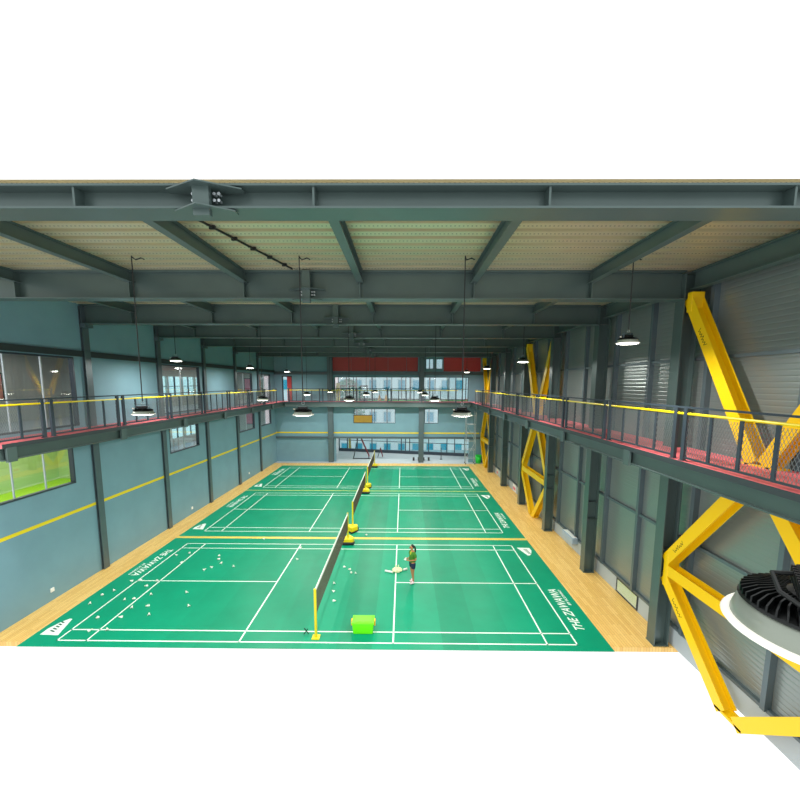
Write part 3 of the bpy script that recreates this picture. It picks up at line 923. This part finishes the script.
# trees outside
for i, (x, y, lab) in enumerate(((-3.9, 34.0, 'leafy teal-green tree outside the left end of the lobby glazing'),)):
    r = empty('street_tree', (x, y, -6.0), lab, 'tree')
    m = MB(); m.tube([(0, 0, 0), (0.1, 0, 5), (0, 0.1, 9)], [0.22, 0.16, 0.08], 8); m.build('trunk', M['brown'], r)
    m = MB(); rnd = random.Random(i)
    for k in range(1800):
        a = rnd.uniform(0, 2 * PI); rr = 2.0 * rnd.random() ** 0.4; el = rnd.uniform(-1, 1)
        c = Vector((rr * math.cos(a) * math.sqrt(1 - el * el), rr * math.sin(a) * math.sqrt(1 - el * el), 10.2 + 2.8 * el))
        d = Vector((rnd.uniform(-1, 1), rnd.uniform(-1, 1), rnd.uniform(-1, 1))).normalized(); e = d.cross(Vector((0.3, 0.5, 0.8))).normalized()
        s = rnd.uniform(0.12, 0.26)
        bi = len(m.v); m.v += [tuple(c - d * s), tuple(c + e * s * 0.5), tuple(c + d * s), tuple(c - e * s * 0.5)]; m.f.append((bi, bi + 1, bi + 2, bi + 3)); m.mi.append(0)
    m.build('foliage', M['shrub2'], r)

# things in the lobby and on the far side
m = MB(); m.box(-1.95, -0.35, YF - 0.035, YF - 0.005, 3.3, 3.98); m.box(-1.9, -0.4, YF - 0.04, YF - 0.035, 3.35, 3.93, 1)
tag(m.build('hanging_board', [M['dark'], M['brown']]), 'ochre board hung at the lower left of the back wall window', 'board')
# step ladder / scaffold
r = empty('scaffold_tower', (7.75, 22.42, 0), 'slim silver scaffold tower standing in the back right corner', 'scaffold')
for sx in (-0.38, 0.38):
    for sy in (-0.3, 0.3):
        m = MB(); m.tube([(sx, sy, 0.1), (sx, sy, 4.35)], 0.024, 8); m.build('upright', M['alu'], r)
        m = MB(); m.tube([(sx - 0.02, sy, 0.06), (sx + 0.02, sy, 0.06)], 0.06, 12); m.build('castor', M['rubber'], r)
for z in (0.5, 1.2, 1.9, 2.6, 3.3, 4.0):
    m = MB()
    for sy in (-0.3, 0.3): m.tube([(-0.38, sy, z), (0.38, sy, z)], 0.018, 6)
    for sx in (-0.38, 0.38): m.tube([(sx, -0.3, z), (sx, 0.3, z)], 0.018, 6)
    m.build('rung', M['alu'], r)
m = MB(); m.tube([(-0.38, -0.3, 0.5), (0.38, -0.3, 1.9)], 0.015, 6); m.tube([(0.38, -0.3, 1.9), (-0.38, -0.3, 3.3)], 0.015, 6); m.build('diagonal_brace', M['alu'], r)
r = empty('waste_bin', (8.5, 22.62, 0), 'bright green plastic bin by the farthest yellow brace', 'bin')
m = MB(); m.lathe([(0, 0), (0.2, 0), (0.27, 0.66), (0.25, 0.66), (0.19, 0.03), (0, 0.03)], 20); m.build('bucket', M['green_bin'], r, True)
m = MB(); m.lathe([(0.27, 0.63), (0.3, 0.64), (0.3, 0.69), (0.25, 0.69)], 20); m.build('rim', M['green_bin'], r, True)
# A-frame exercise bench
r = empty('exercise_bench', (-1.5, 24.2, 0.004), 'dark red inclined exercise bench on the grey lobby floor', 'exercise bench')
m = MB(); m.bar((-0.15, 0, 2.3), (0.75, 0, 0.25), 0.3, 0.09); m.build('backboard', M['redpole'], r, bevel=0.02)
m = MB(); m.tube([(-0.15, 0.1, 2.25), (-0.65, 0.1, 0.03)], 0.04, 8); m.build('leg', M['dark'], r)
m = MB(); m.tube([(-0.7, 0.0, 0.03), (0.9, 0.0, 0.03)], 0.05, 8); m.build('base_bar', M['dark'], r)
m = MB(); m.tube([(0.72, 0, 0.28), (0.72, 0, 0.03)], 0.04, 8); m.build('leg', M['dark'], r)
r = empty('exercise_bench', (0.1, 24.8, 0.004), 'small folded dark red exercise bench right of the inclined one', 'exercise bench')
m = MB(); m.bar((0.1, 0, 0.9), (0.3, 0, 0.1), 0.25, 0.08); m.build('backboard', M['redpole'], r, bevel=0.02)
m = MB(); m.tube([(0.1, 0, 0.88), (-0.15, 0, 0.02)], 0.03, 8); m.build('leg', M['dark'], r)
for i, (x, lab) in enumerate(((3.35, 'black dumbbell on the lobby floor left of the back column'), (4.2, 'black dumbbell on the lobby floor right of the back column'))):
    r = empty('dumbbell', (x, 23.6, 0.004), lab, 'dumbbell', 'lobby dumbbells')
    m = MB(); m.tube([(-0.22, 0, 0.14), (0.22, 0, 0.14)], 0.03, 8); m.build('grip', M['alu'], r)
    for s in (-1, 1):
        m = MB(); m.tube([(s * 0.14, 0, 0.15), (s * 0.3, 0, 0.15)], 0.15, 16); m.build('weight', M['black'], r)
m = MB(); m.lathe([(0, 0), (0.12, 0), (0.12, 0.03), (0.03, 0.05), (0.025, 0.95), (0.05, 0.97), (0.05, 1.0), (0, 1.0)], 16, (5.55, 24.2, 0.004))
tag(m.build('queue_post', M['dark'], smooth=False), 'slim dark standing post on the lobby floor', 'post')
# treadmill-like machines upstairs behind the back gallery
for i, x in enumerate((-3.0, -2.2, -1.2)):
    r = empty('gym_machine', (x, 24.2, ZL), 'dark gym machine upstairs behind the back gallery, %s from the left' % ['first', 'second', 'third'][i], 'gym machine', 'upstairs gym machines')
    m = MB(); m.box(-0.3, 0.3, -0.5, 0.5, 0.0, 0.2); m.build('belt_deck', M['black'], r)
    for s in (-0.28, 0.28):
        m = MB(); m.tube([(s, 0.4, 0.2), (s, 0.5, 1.25)], 0.03, 8); m.build('upright', M['dark'], r)
    m = MB(); m.bar((-0.32, 0.45, 1.25), (0.32, 0.45, 1.25), 0.2, 0.12); m.build('console', M['black'], r)
m = MB(); m.box(-3.4, -3.1, 23.3, 23.36, ZL, ZL + 1.5)
tag(m.build('upright_banner', M['stripe']), 'upright yellow banner at the left end of the upstairs gym', 'banner')
for i, (x, c) in enumerate(((0.2, 'orange'), (0.75, 'orange'))):
    m = MB(); m.lathe([(0, 0), (0.16, 0), (0.16, 0.03), (0.05, 0.5), (0.0, 0.52)], 14, (x, 23.6, ZL))
    tag(m.build('marker_cone', M['orange']), 'orange cone on the upstairs turf, %s of two' % ['left one', 'right one'][i], 'cone', 'orange cones')

# ------------------------------------------------------------------ right wall details at floor level
def grille(y0, y1, label):
    r = empty('louvre_vent', (RXW - 0.06, (y0 + y1) / 2, 0.03), label, 'vent')
    h = (y1 - y0) / 2
    m = MB(); m.box(-0.03, 0.0, -h, h, 0, 0.04); m.box(-0.03, 0, -h, h, 0.42, 0.46); m.box(-0.03, 0, -h, -h + 0.04, 0.04, 0.42); m.box(-0.03, 0, h - 0.04, h, 0.04, 0.42); m.build('frame', M['rail'], r)
    m = MB(); m.box(-0.006, -0.001, -h + 0.04, h - 0.04, 0.04, 0.42); m.build('backing', M['shrub'], r)
    m = MB()
    for j in range(9):
        z = 0.06 + j * 0.04
        m.obox((-0.018, -h + 0.04, z), (-0.018, h - 0.04, z), Vector((0.01, 0, 0.006)), Vector((0.0005, 0, 0.001)))
    m.build('slats', M['grille'], r)
grille(1.5, 2.62, 'pale louvre vent in the kick panel of the nearest right wall bay')
for y, w, k, lab in ((18.4, 0.5, 'grille', 'pale yellow notice on the kick panel, farther of two'), (14.1, 0.6, 'white', 'white notice on the kick panel, nearer of two')):
    m = MB(); m.box(RXW - 0.075, RXW - 0.061, y - w / 2, y + w / 2, 0.03, 0.48)
    m.box(RXW - 0.078, RXW - 0.075, y - w / 2 + 0.05, y + w / 2 - 0.05, 0.12, 0.3, 1)
    tag(m.build('wall_notice', [M[k], M['poster2']]), lab, 'notice', 'kick panel notices')
r = empty('wall_heater', (RXW - 0.06, 5.9, 0.36), 'pale blue-grey box unit on the kick panel of the second right wall bay', 'wall unit')
m = MB(); m.box(-0.24, 0, -0.5, 0.5, 0, 0.24); m.build('casing', M['bluegrey'], r, bevel=0.015)
m = MB(); m.box(-0.2, -0.03, -0.45, 0.45, 0.2405, 0.247); m.build('top_plate', M['tube'], r)
m = MB()
for j in range(5): m.box(-0.245, -0.2395, -0.45, 0.45, 0.04 + j * 0.04, 0.055 + j * 0.04)
m.build('outlet_slats', M['kick'], r)

# ------------------------------------------------------------------ things on the near court
def shuttle_mesh():
    m = MB()
    m.lathe([(0, -0.034), (0.01, -0.033), (0.0135, -0.024), (0.0135, -0.012), (0, -0.012)], 10, k=1)
    n = 16
    for j in range(n):
        t0 = 2 * PI * (j - 0.42) / n; t1 = 2 * PI * (j + 0.42) / n; tm = (t0 + t1) / 2
        bi = len(m.v)
        m.v += [(0.012 * math.cos(t0), 0.012 * math.sin(t0), -0.012), (0.012 * math.cos(t1), 0.012 * math.sin(t1), -0.012),
                (0.036 * math.cos(t1), 0.036 * math.sin(t1), 0.045), (0.037 * math.cos(tm), 0.037 * math.sin(tm), 0.054), (0.034 * math.cos(t0), 0.034 * math.sin(t0), 0.045)]
        m.f.append((bi, bi + 1, bi + 2, bi + 3, bi + 4)); m.mi.append(0)
    m.lathe([(0.0215, 0.01), (0.023, 0.012), (0.0215, 0.014)], 16)
    m.lathe([(0.027, 0.024), (0.0285, 0.026), (0.027, 0.028)], 16)
    for i, v in enumerate(m.v):
        m.v[i] = (v[0] * 1.15, v[1] * 1.15, v[2] * 1.15)
    return m.mesh('shuttlecock', [M['feather'], M['cork']])
SM = shuttle_mesh()
SH = [(-6.85, 2.98), (-7.0, 2.41), (-7.13, 2.12), (-7.17, 1.68), (-6.38, 0.94), (-5.76, 0.99), (-6.28, 1.9), (-6.03, 1.91), (-5.77, 1.49), (-5.36, 1.54), (-5.04, 1.15), (-5.67, 2.2), (-6.15, 2.67), (-6.12, 0.41), (-5.72, 0.46), (-6.5, 4.95), (-6.06, 5.13), (-5.94, 4.37), (-4.81, 4.89), (-4.71, 4.62), (-4.45, 4.33), (-3.9, 4.09), (-4.8, 3.82), (-4.67, 3.99), (-4.63, 2.33), (-4.15, 1.59), (-3.71, 6.56), (-1.88, 5.71), (-1.77, 4.68), (-5.99, 2.99), (0.14, 4.07), (0.31, 3.89), (0.43, 3.64), (0.57, 3.64), (-0.06, 2.95), (-0.0, 2.45), (0.16, 1.89), (0.61, 7.04), (-6.6, 3.05)]
def shuttle_label(i, x, y):
    if i == 37: return 'lone white shuttlecock right of the yellow net post base on the middle court', None
    if i == 26: return 'lone white shuttlecock lying near the yellow seam strip, left half', None
    if i == 36: return 'white shuttlecock near the net, closest to the green tub', None
    if i == 27: return 'white shuttlecock by the far end of the left service line, on the far sideline', None
    if i == 28: return 'white shuttlecock a little right of the left service line, in front of the sideline', None
    if i == 24: return 'farther of two white shuttlecocks alone in the middle of the left court half', None
    if i == 25: return 'nearer of two white shuttlecocks alone in the middle of the left court half', None
    if i in (34, 35): return 'white shuttlecock right of the net, %s of a loose pair' % ('farther' if i == 34 else 'nearer'), None
    if i in (30, 31, 32, 33): return 'white shuttlecock in the row of four leading right from the net', 'row of four shuttlecocks by the net'
    if i in (18, 19, 20, 21, 22, 23): return 'white shuttlecock in the cluster on the far left quarter of the nearest court', 'cluster of shuttlecocks far left'
    if i in (15, 16, 17): return '%s white shuttlecock along the upper left corner lines of the nearest court' % ('left' if i == 15 else 'right' if i == 16 else 'lower'), None
    if i in (13, 14): return 'white shuttlecock on the nearest sideline by the left corner, %s of two' % ('left' if i == 13 else 'right'), None
    if x < -6.7: return 'white shuttlecock lying outside the left back boundary line', 'shuttlecocks outside the left boundary'
    return 'white shuttlecock scattered between the left boundary and service lines, near the corner', 'shuttlecocks scattered in the left corner'
for i, (x, y) in enumerate(SH):
    o = bpy.data.objects.new('shuttlecock', SM); COL.objects.link(o)
    fl = HZ if abs(y - 6.745) > 0.06 else HZ
    o.rotation_euler = (PI / 2 + 0.36, 0, random.uniform(0, 2 * PI))
    o.location = (x, y, fl + 0.03)
    lab, g = shuttle_label(i, x, y)
    tag(o, lab, 'shuttlecock', g or 'stray shuttlecocks')

# lime green tub
r = empty('storage_tub', (1.17, 0.52, HZ), 'lime green plastic storage tub with orange latches at the front of the court', 'storage tub')
def taper(m, w0, d0, w1, d1, z0, z1):
    m.quad_prism([(-w0, -d0, z0), (w0, -d0, z0), (w0, d0, z0), (-w0, d0, z0), (-w1, -d1, z1), (w1, -d1, z1), (w1, d1, z1), (-w1, d1, z1)])
m = MB(); taper(m, 0.26, 0.16, 0.285, 0.18, 0, 0.3); m.build('body', M['lime'], r, bevel=0.02)
m = MB(); taper(m, 0.3, 0.19, 0.29, 0.18, 0.3, 0.33); taper(m, 0.25, 0.15, 0.24, 0.14, 0.33, 0.343); m.build('lid', M['lime'], r, bevel=0.012)
for s in (-1, 1):
    m = MB(); m.box(min(s * 0.285, s * 0.325), max(s * 0.285, s * 0.325), -0.06, 0.06, 0.18, 0.32); m.build('latch', M['orange'], r, bevel=0.008)
# small dark marker stand at the near edge
r = empty('marker_stand', (-0.33, 0.34, HZ), 'tiny dark cross-legged stand left of the nearest net post', 'stand')
m = MB(); m.bar((-0.06, 0, 0.01), (0.05, 0.0, 0.16), 0.018); m.build('leg', M['black'], r)
m = MB(); m.bar((0.06, 0.02, 0.01), (-0.05, 0.02, 0.16), 0.018); m.build('leg', M['black'], r)

# bag and shuttle tubes beside the player
r = empty('plastic_bag', (2.02, 3.85, HZ), 'crumpled cream plastic bag on the court beside the player', 'bag')
bm = bmesh.new(); bmesh.ops.create_icosphere(bm, subdivisions=4, radius=1.0)
rnd = random.Random(3)
from mathutils import noise as mn
for v in bm.verts:
    n = mn.noise(v.co * 2.2) * 0.35 + mn.noise(v.co * 5.5) * 0.18
    v.co = v.co * (1 + n)
    v.co = Vector((v.co.x * 0.16, v.co.y * 0.15, max(-0.55, v.co.z) * 0.075 + 0.05))
zmin = min(v.co.z for v in bm.verts)
for v in bm.verts: v.co.z -= zmin
me = bpy.data.meshes.new('sack'); bm.to_mesh(me); bm.free(); me.materials.append(M['bag'])
o = bpy.data.objects.new('sack', me); COL.objects.link(o); o.parent = r
m = MB()
for s in (-1, 1):
    m.tube([(s * 0.04, 0.0, 0.1), (s * 0.06, 0.05, 0.2), (s * 0.03, 0.1, 0.17), (s * 0.03, 0.08, 0.08)], 0.012, 6)
m.build('handle', M['bag'], r)
for x, y, a, L, lab in ((1.73, 3.74, -0.35, 0.28, 'long white shuttle tube lying left of the cream bag'), (2.3, 3.9, 0.5, 0.12, 'short white shuttle tube lying right of the cream bag')):
    r = empty('shuttle_tube', (x, y, HZ), lab, 'tube', 'shuttle tubes', rz=a)
    m = MB(); m.tube([(-L / 2, 0, 0.037), (L / 2, 0, 0.037)], 0.036, 14); m.build('tube', M['tube'], r, True)
    m = MB(); m.tube([(L / 2, 0, 0.0375), (L / 2 + 0.02, 0, 0.0375)], 0.0375, 14); m.build('cap', M['cork'], r)

# ------------------------------------------------------------------ the player
def skinned(name, verts, edges, radii, material, parent, sub=2, root=0):
    me = bpy.data.meshes.new(name); me.from_pydata(verts, edges, [])
    o = bpy.data.objects.new(name, me); COL.objects.link(o)
    sm = o.modifiers.new('skin', 'SKIN'); sm.use_smooth_shade = True
    for i, v in enumerate(me.skin_vertices[0].data):
        rr = radii[i]
        v.radius = rr if isinstance(rr, tuple) else (rr, rr)
        v.use_root = (i == root)
    ss = o.modifiers.new('sub', 'SUBSURF'); ss.levels = sub; ss.render_levels = sub
    dg = bpy.context.evaluated_depsgraph_get()
    nm = bpy.data.meshes.new_from_object(o.evaluated_get(dg))
    bpy.data.objects.remove(o)
    nm.materials.clear(); nm.materials.append(material)
    for p in nm.polygons: p.use_smooth = True
    q = bpy.data.objects.new(name, nm); COL.objects.link(q); q.parent = parent
    return q
# local frame: the player faces +x, left hand side is +y; rotated to face left in the photo
S = 1.31 / 1.6
pl = empty('person', (2.54, 3.06, HZ), 'person in green jersey and navy shorts standing on the near court holding a shuttlecock', 'person', None, rz=PI + 0.45)
def pv(l): return [(x * S, y * S, z * S) for x, y, z in l]
V = [(0, 0, 0.88), (0, 0, 1.02), (0, 0, 1.18), (-0.01, 0, 1.3), (0.0, 0, 1.37), (0.02, 0, 1.43), (0.05, 0, 1.5), (0.05, 0, 1.57),
     # legs
     (0.0, 0.09, 0.82), (0.03, 0.1, 0.46), (0.0, 0.1, 0.09), (0.15, 0.11, 0.035),
     (0.0, -0.09, 0.82), (-0.02, -0.1, 0.46), (-0.09, -0.1, 0.09), (0.06, -0.11, 0.035),
     # arms
     (-0.01, 0.17, 1.29), (-0.05, 0.22, 1.04), (0.18, 0.14, 1.03), (-0.01, -0.17, 1.29), (-0.08, -0.22, 1.03), (0.16, -0.13, 1.0),
     # palms
     (0.245, 0.12, 1.05), (0.225, -0.11, 1.02)]
E = [(0, 1), (1, 2), (2, 3), (3, 4), (4, 5), (5, 6), (6, 7), (0, 8), (8, 9), (9, 10), (10, 11), (0, 12), (12, 13), (13, 14), (14, 15),
     (3, 16), (16, 17), (17, 18), (18, 22), (3, 19), (19, 20), (20, 21), (21, 23)]
Rr = [(0.12, 0.13), (0.1, 0.12), (0.105, 0.135), (0.085, 0.11), 0.045, 0.045, (0.085, 0.075), (0.07, 0.062),
      0.085, 0.052, 0.034, (0.036, 0.028), 0.085, 0.052, 0.034, (0.036, 0.028),
      0.05, 0.037, 0.024, 0.05, 0.037, 0.024, (0.03, 0.018), (0.03, 0.018)]
V2, E2, R2 = list(V), list(E), list(Rr)
for base, sy in ((22, 1), (23, -1)):
    bx = V[base]
    for j, (dy, L) in enumerate(((-0.028, 0.06), (-0.01, 0.075), (0.01, 0.07), (0.028, 0.055))):
        i0 = len(V2)
        V2 += [(bx[0] + 0.03, bx[1] + dy, bx[2] + 0.005), (bx[0] + 0.03 + L * 0.6, bx[1] + dy, bx[2] + 0.012), (bx[0] + 0.03 + L * 0.75, bx[1] + dy * 0.9, bx[2] + 0.045)]
        E2 += [(base, i0), (i0, i0 + 1), (i0 + 1, i0 + 2)]; R2 += [0.0095, 0.009, 0.008]
    i0 = len(V2)
    V2 += [(bx[0] + 0.0, bx[1] - sy * 0.035, bx[2] + 0.02), (bx[0] + 0.04, bx[1] - sy * 0.045, bx[2] + 0.055)]
    E2 += [(base, i0), (i0, i0 + 1)]; R2 += [0.011, 0.009]
def sc(R): return [tuple(a * S for a in r) if isinstance(r, tuple) else r * S for r in R]
body = skinned('body', pv(V2), E2, sc(R2), M['skin'], pl, 2)
# face
m = MB(); m.tube(pv([(0.128, 0, 1.525), (0.152, 0, 1.495), (0.128, 0, 1.488)]), 0.013 * S, 8); m.build('nose', M['skin'], pl, True)
for sy in (-1, 1):
    m = MB(); m.lathe([(0.0, -0.012), (0.009, -0.008), (0.012, 0), (0.009, 0.008), (0, 0.012)], 10, (0.122 * S, sy * 0.03 * S, 1.53 * S)); m.build('eye', M['black'], pl, True)
    m = MB(); m.lathe([(0.0, -0.025), (0.012, -0.015), (0.016, 0.008), (0.008, 0.024), (0, 0.026)], 10, (0.045 * S, sy * 0.078 * S, 1.515 * S)); m.build('ear', M['skin'], pl, True)
m = MB(); m.tube(pv([(0.124, -0.024, 1.462), (0.132, 0, 1.46), (0.124, 0.024, 1.462)]), 0.006 * S, 6); m.build('mouth', M['redpole'], pl, True)
skinned('hair', pv([(0.045, 0, 1.585), (0.0, 0, 1.57), (-0.045, 0, 1.53), (-0.06, 0, 1.46), (-0.1, 0, 1.5), (-0.13, 0, 1.42), (-0.13, 0, 1.3), (-0.11, 0, 1.2)]),
        [(0, 1), (1, 2), (2, 3), (2, 4), (4, 5), (5, 6), (6, 7)], sc([(0.085, 0.06), (0.09, 0.07), (0.08, 0.06), 0.04, 0.03, 0.04, 0.034, 0.012]), M['hair'], pl, 2)
skinned('jersey', pv([(0, 0, 0.84), (0, 0, 1.02), (0, 0, 1.18), (-0.01, 0, 1.3), (-0.005, 0, 1.36), (-0.01, 0.17, 1.295), (-0.04, 0.215, 1.12), (-0.01, -0.17, 1.295), (-0.06, -0.215, 1.11)]),
        [(0, 1), (1, 2), (2, 3), (3, 4), (3, 5), (5, 6), (3, 7), (7, 8)], sc([(0.155, 0.175), (0.135, 0.16), (0.13, 0.165), (0.1, 0.125), (0.06, 0.06), 0.065, 0.062, 0.065, 0.062]), M['tee'], pl, 2)
skinned('jersey_yoke', pv([(0.045, 0, 1.1), (0.03, 0, 1.26), (0.01, 0, 1.345)]), [(0, 1), (1, 2)], sc([(0.1, 0.06), (0.085, 0.1), (0.062, 0.064)]), M['tee_y'], pl, 2)
skinned('shorts', pv([(0, 0, 0.9), (0.0, 0.09, 0.82), (0.02, 0.1, 0.62), (0.0, -0.09, 0.82), (-0.01, -0.1, 0.62)]), [(0, 1), (1, 2), (0, 3), (3, 4)],
        sc([(0.115, 0.12), 0.1, 0.095, 0.1, 0.095]), M['shorts'], pl, 2)
for (ax, ay) in ((0.0, 0.1), (-0.09, -0.1)):
    skinned('shoe', pv([(ax - 0.05, ay, 0.05), (ax + 0.04, ay, 0.048), (ax + 0.16, ay + 0.01, 0.035), (ax - 0.01, ay, 0.1)]), [(0, 1), (1, 2), (1, 3)],
            sc([(0.05, 0.045), (0.055, 0.045), (0.048, 0.03), (0.045, 0.04)]), M['shoe'], pl, 2)
o = bpy.data.objects.new('shuttlecock', SM); COL.objects.link(o)
o.location = (2.54 - 0.27 * S, 3.06 - 0.13 * S, HZ + 1.1 * S); o.rotation_euler = (PI, 0.3, 0)
tag(o, 'white shuttlecock held in the hands of the player', 'shuttlecock', 'stray shuttlecocks')
bpy.context.view_layer.update()
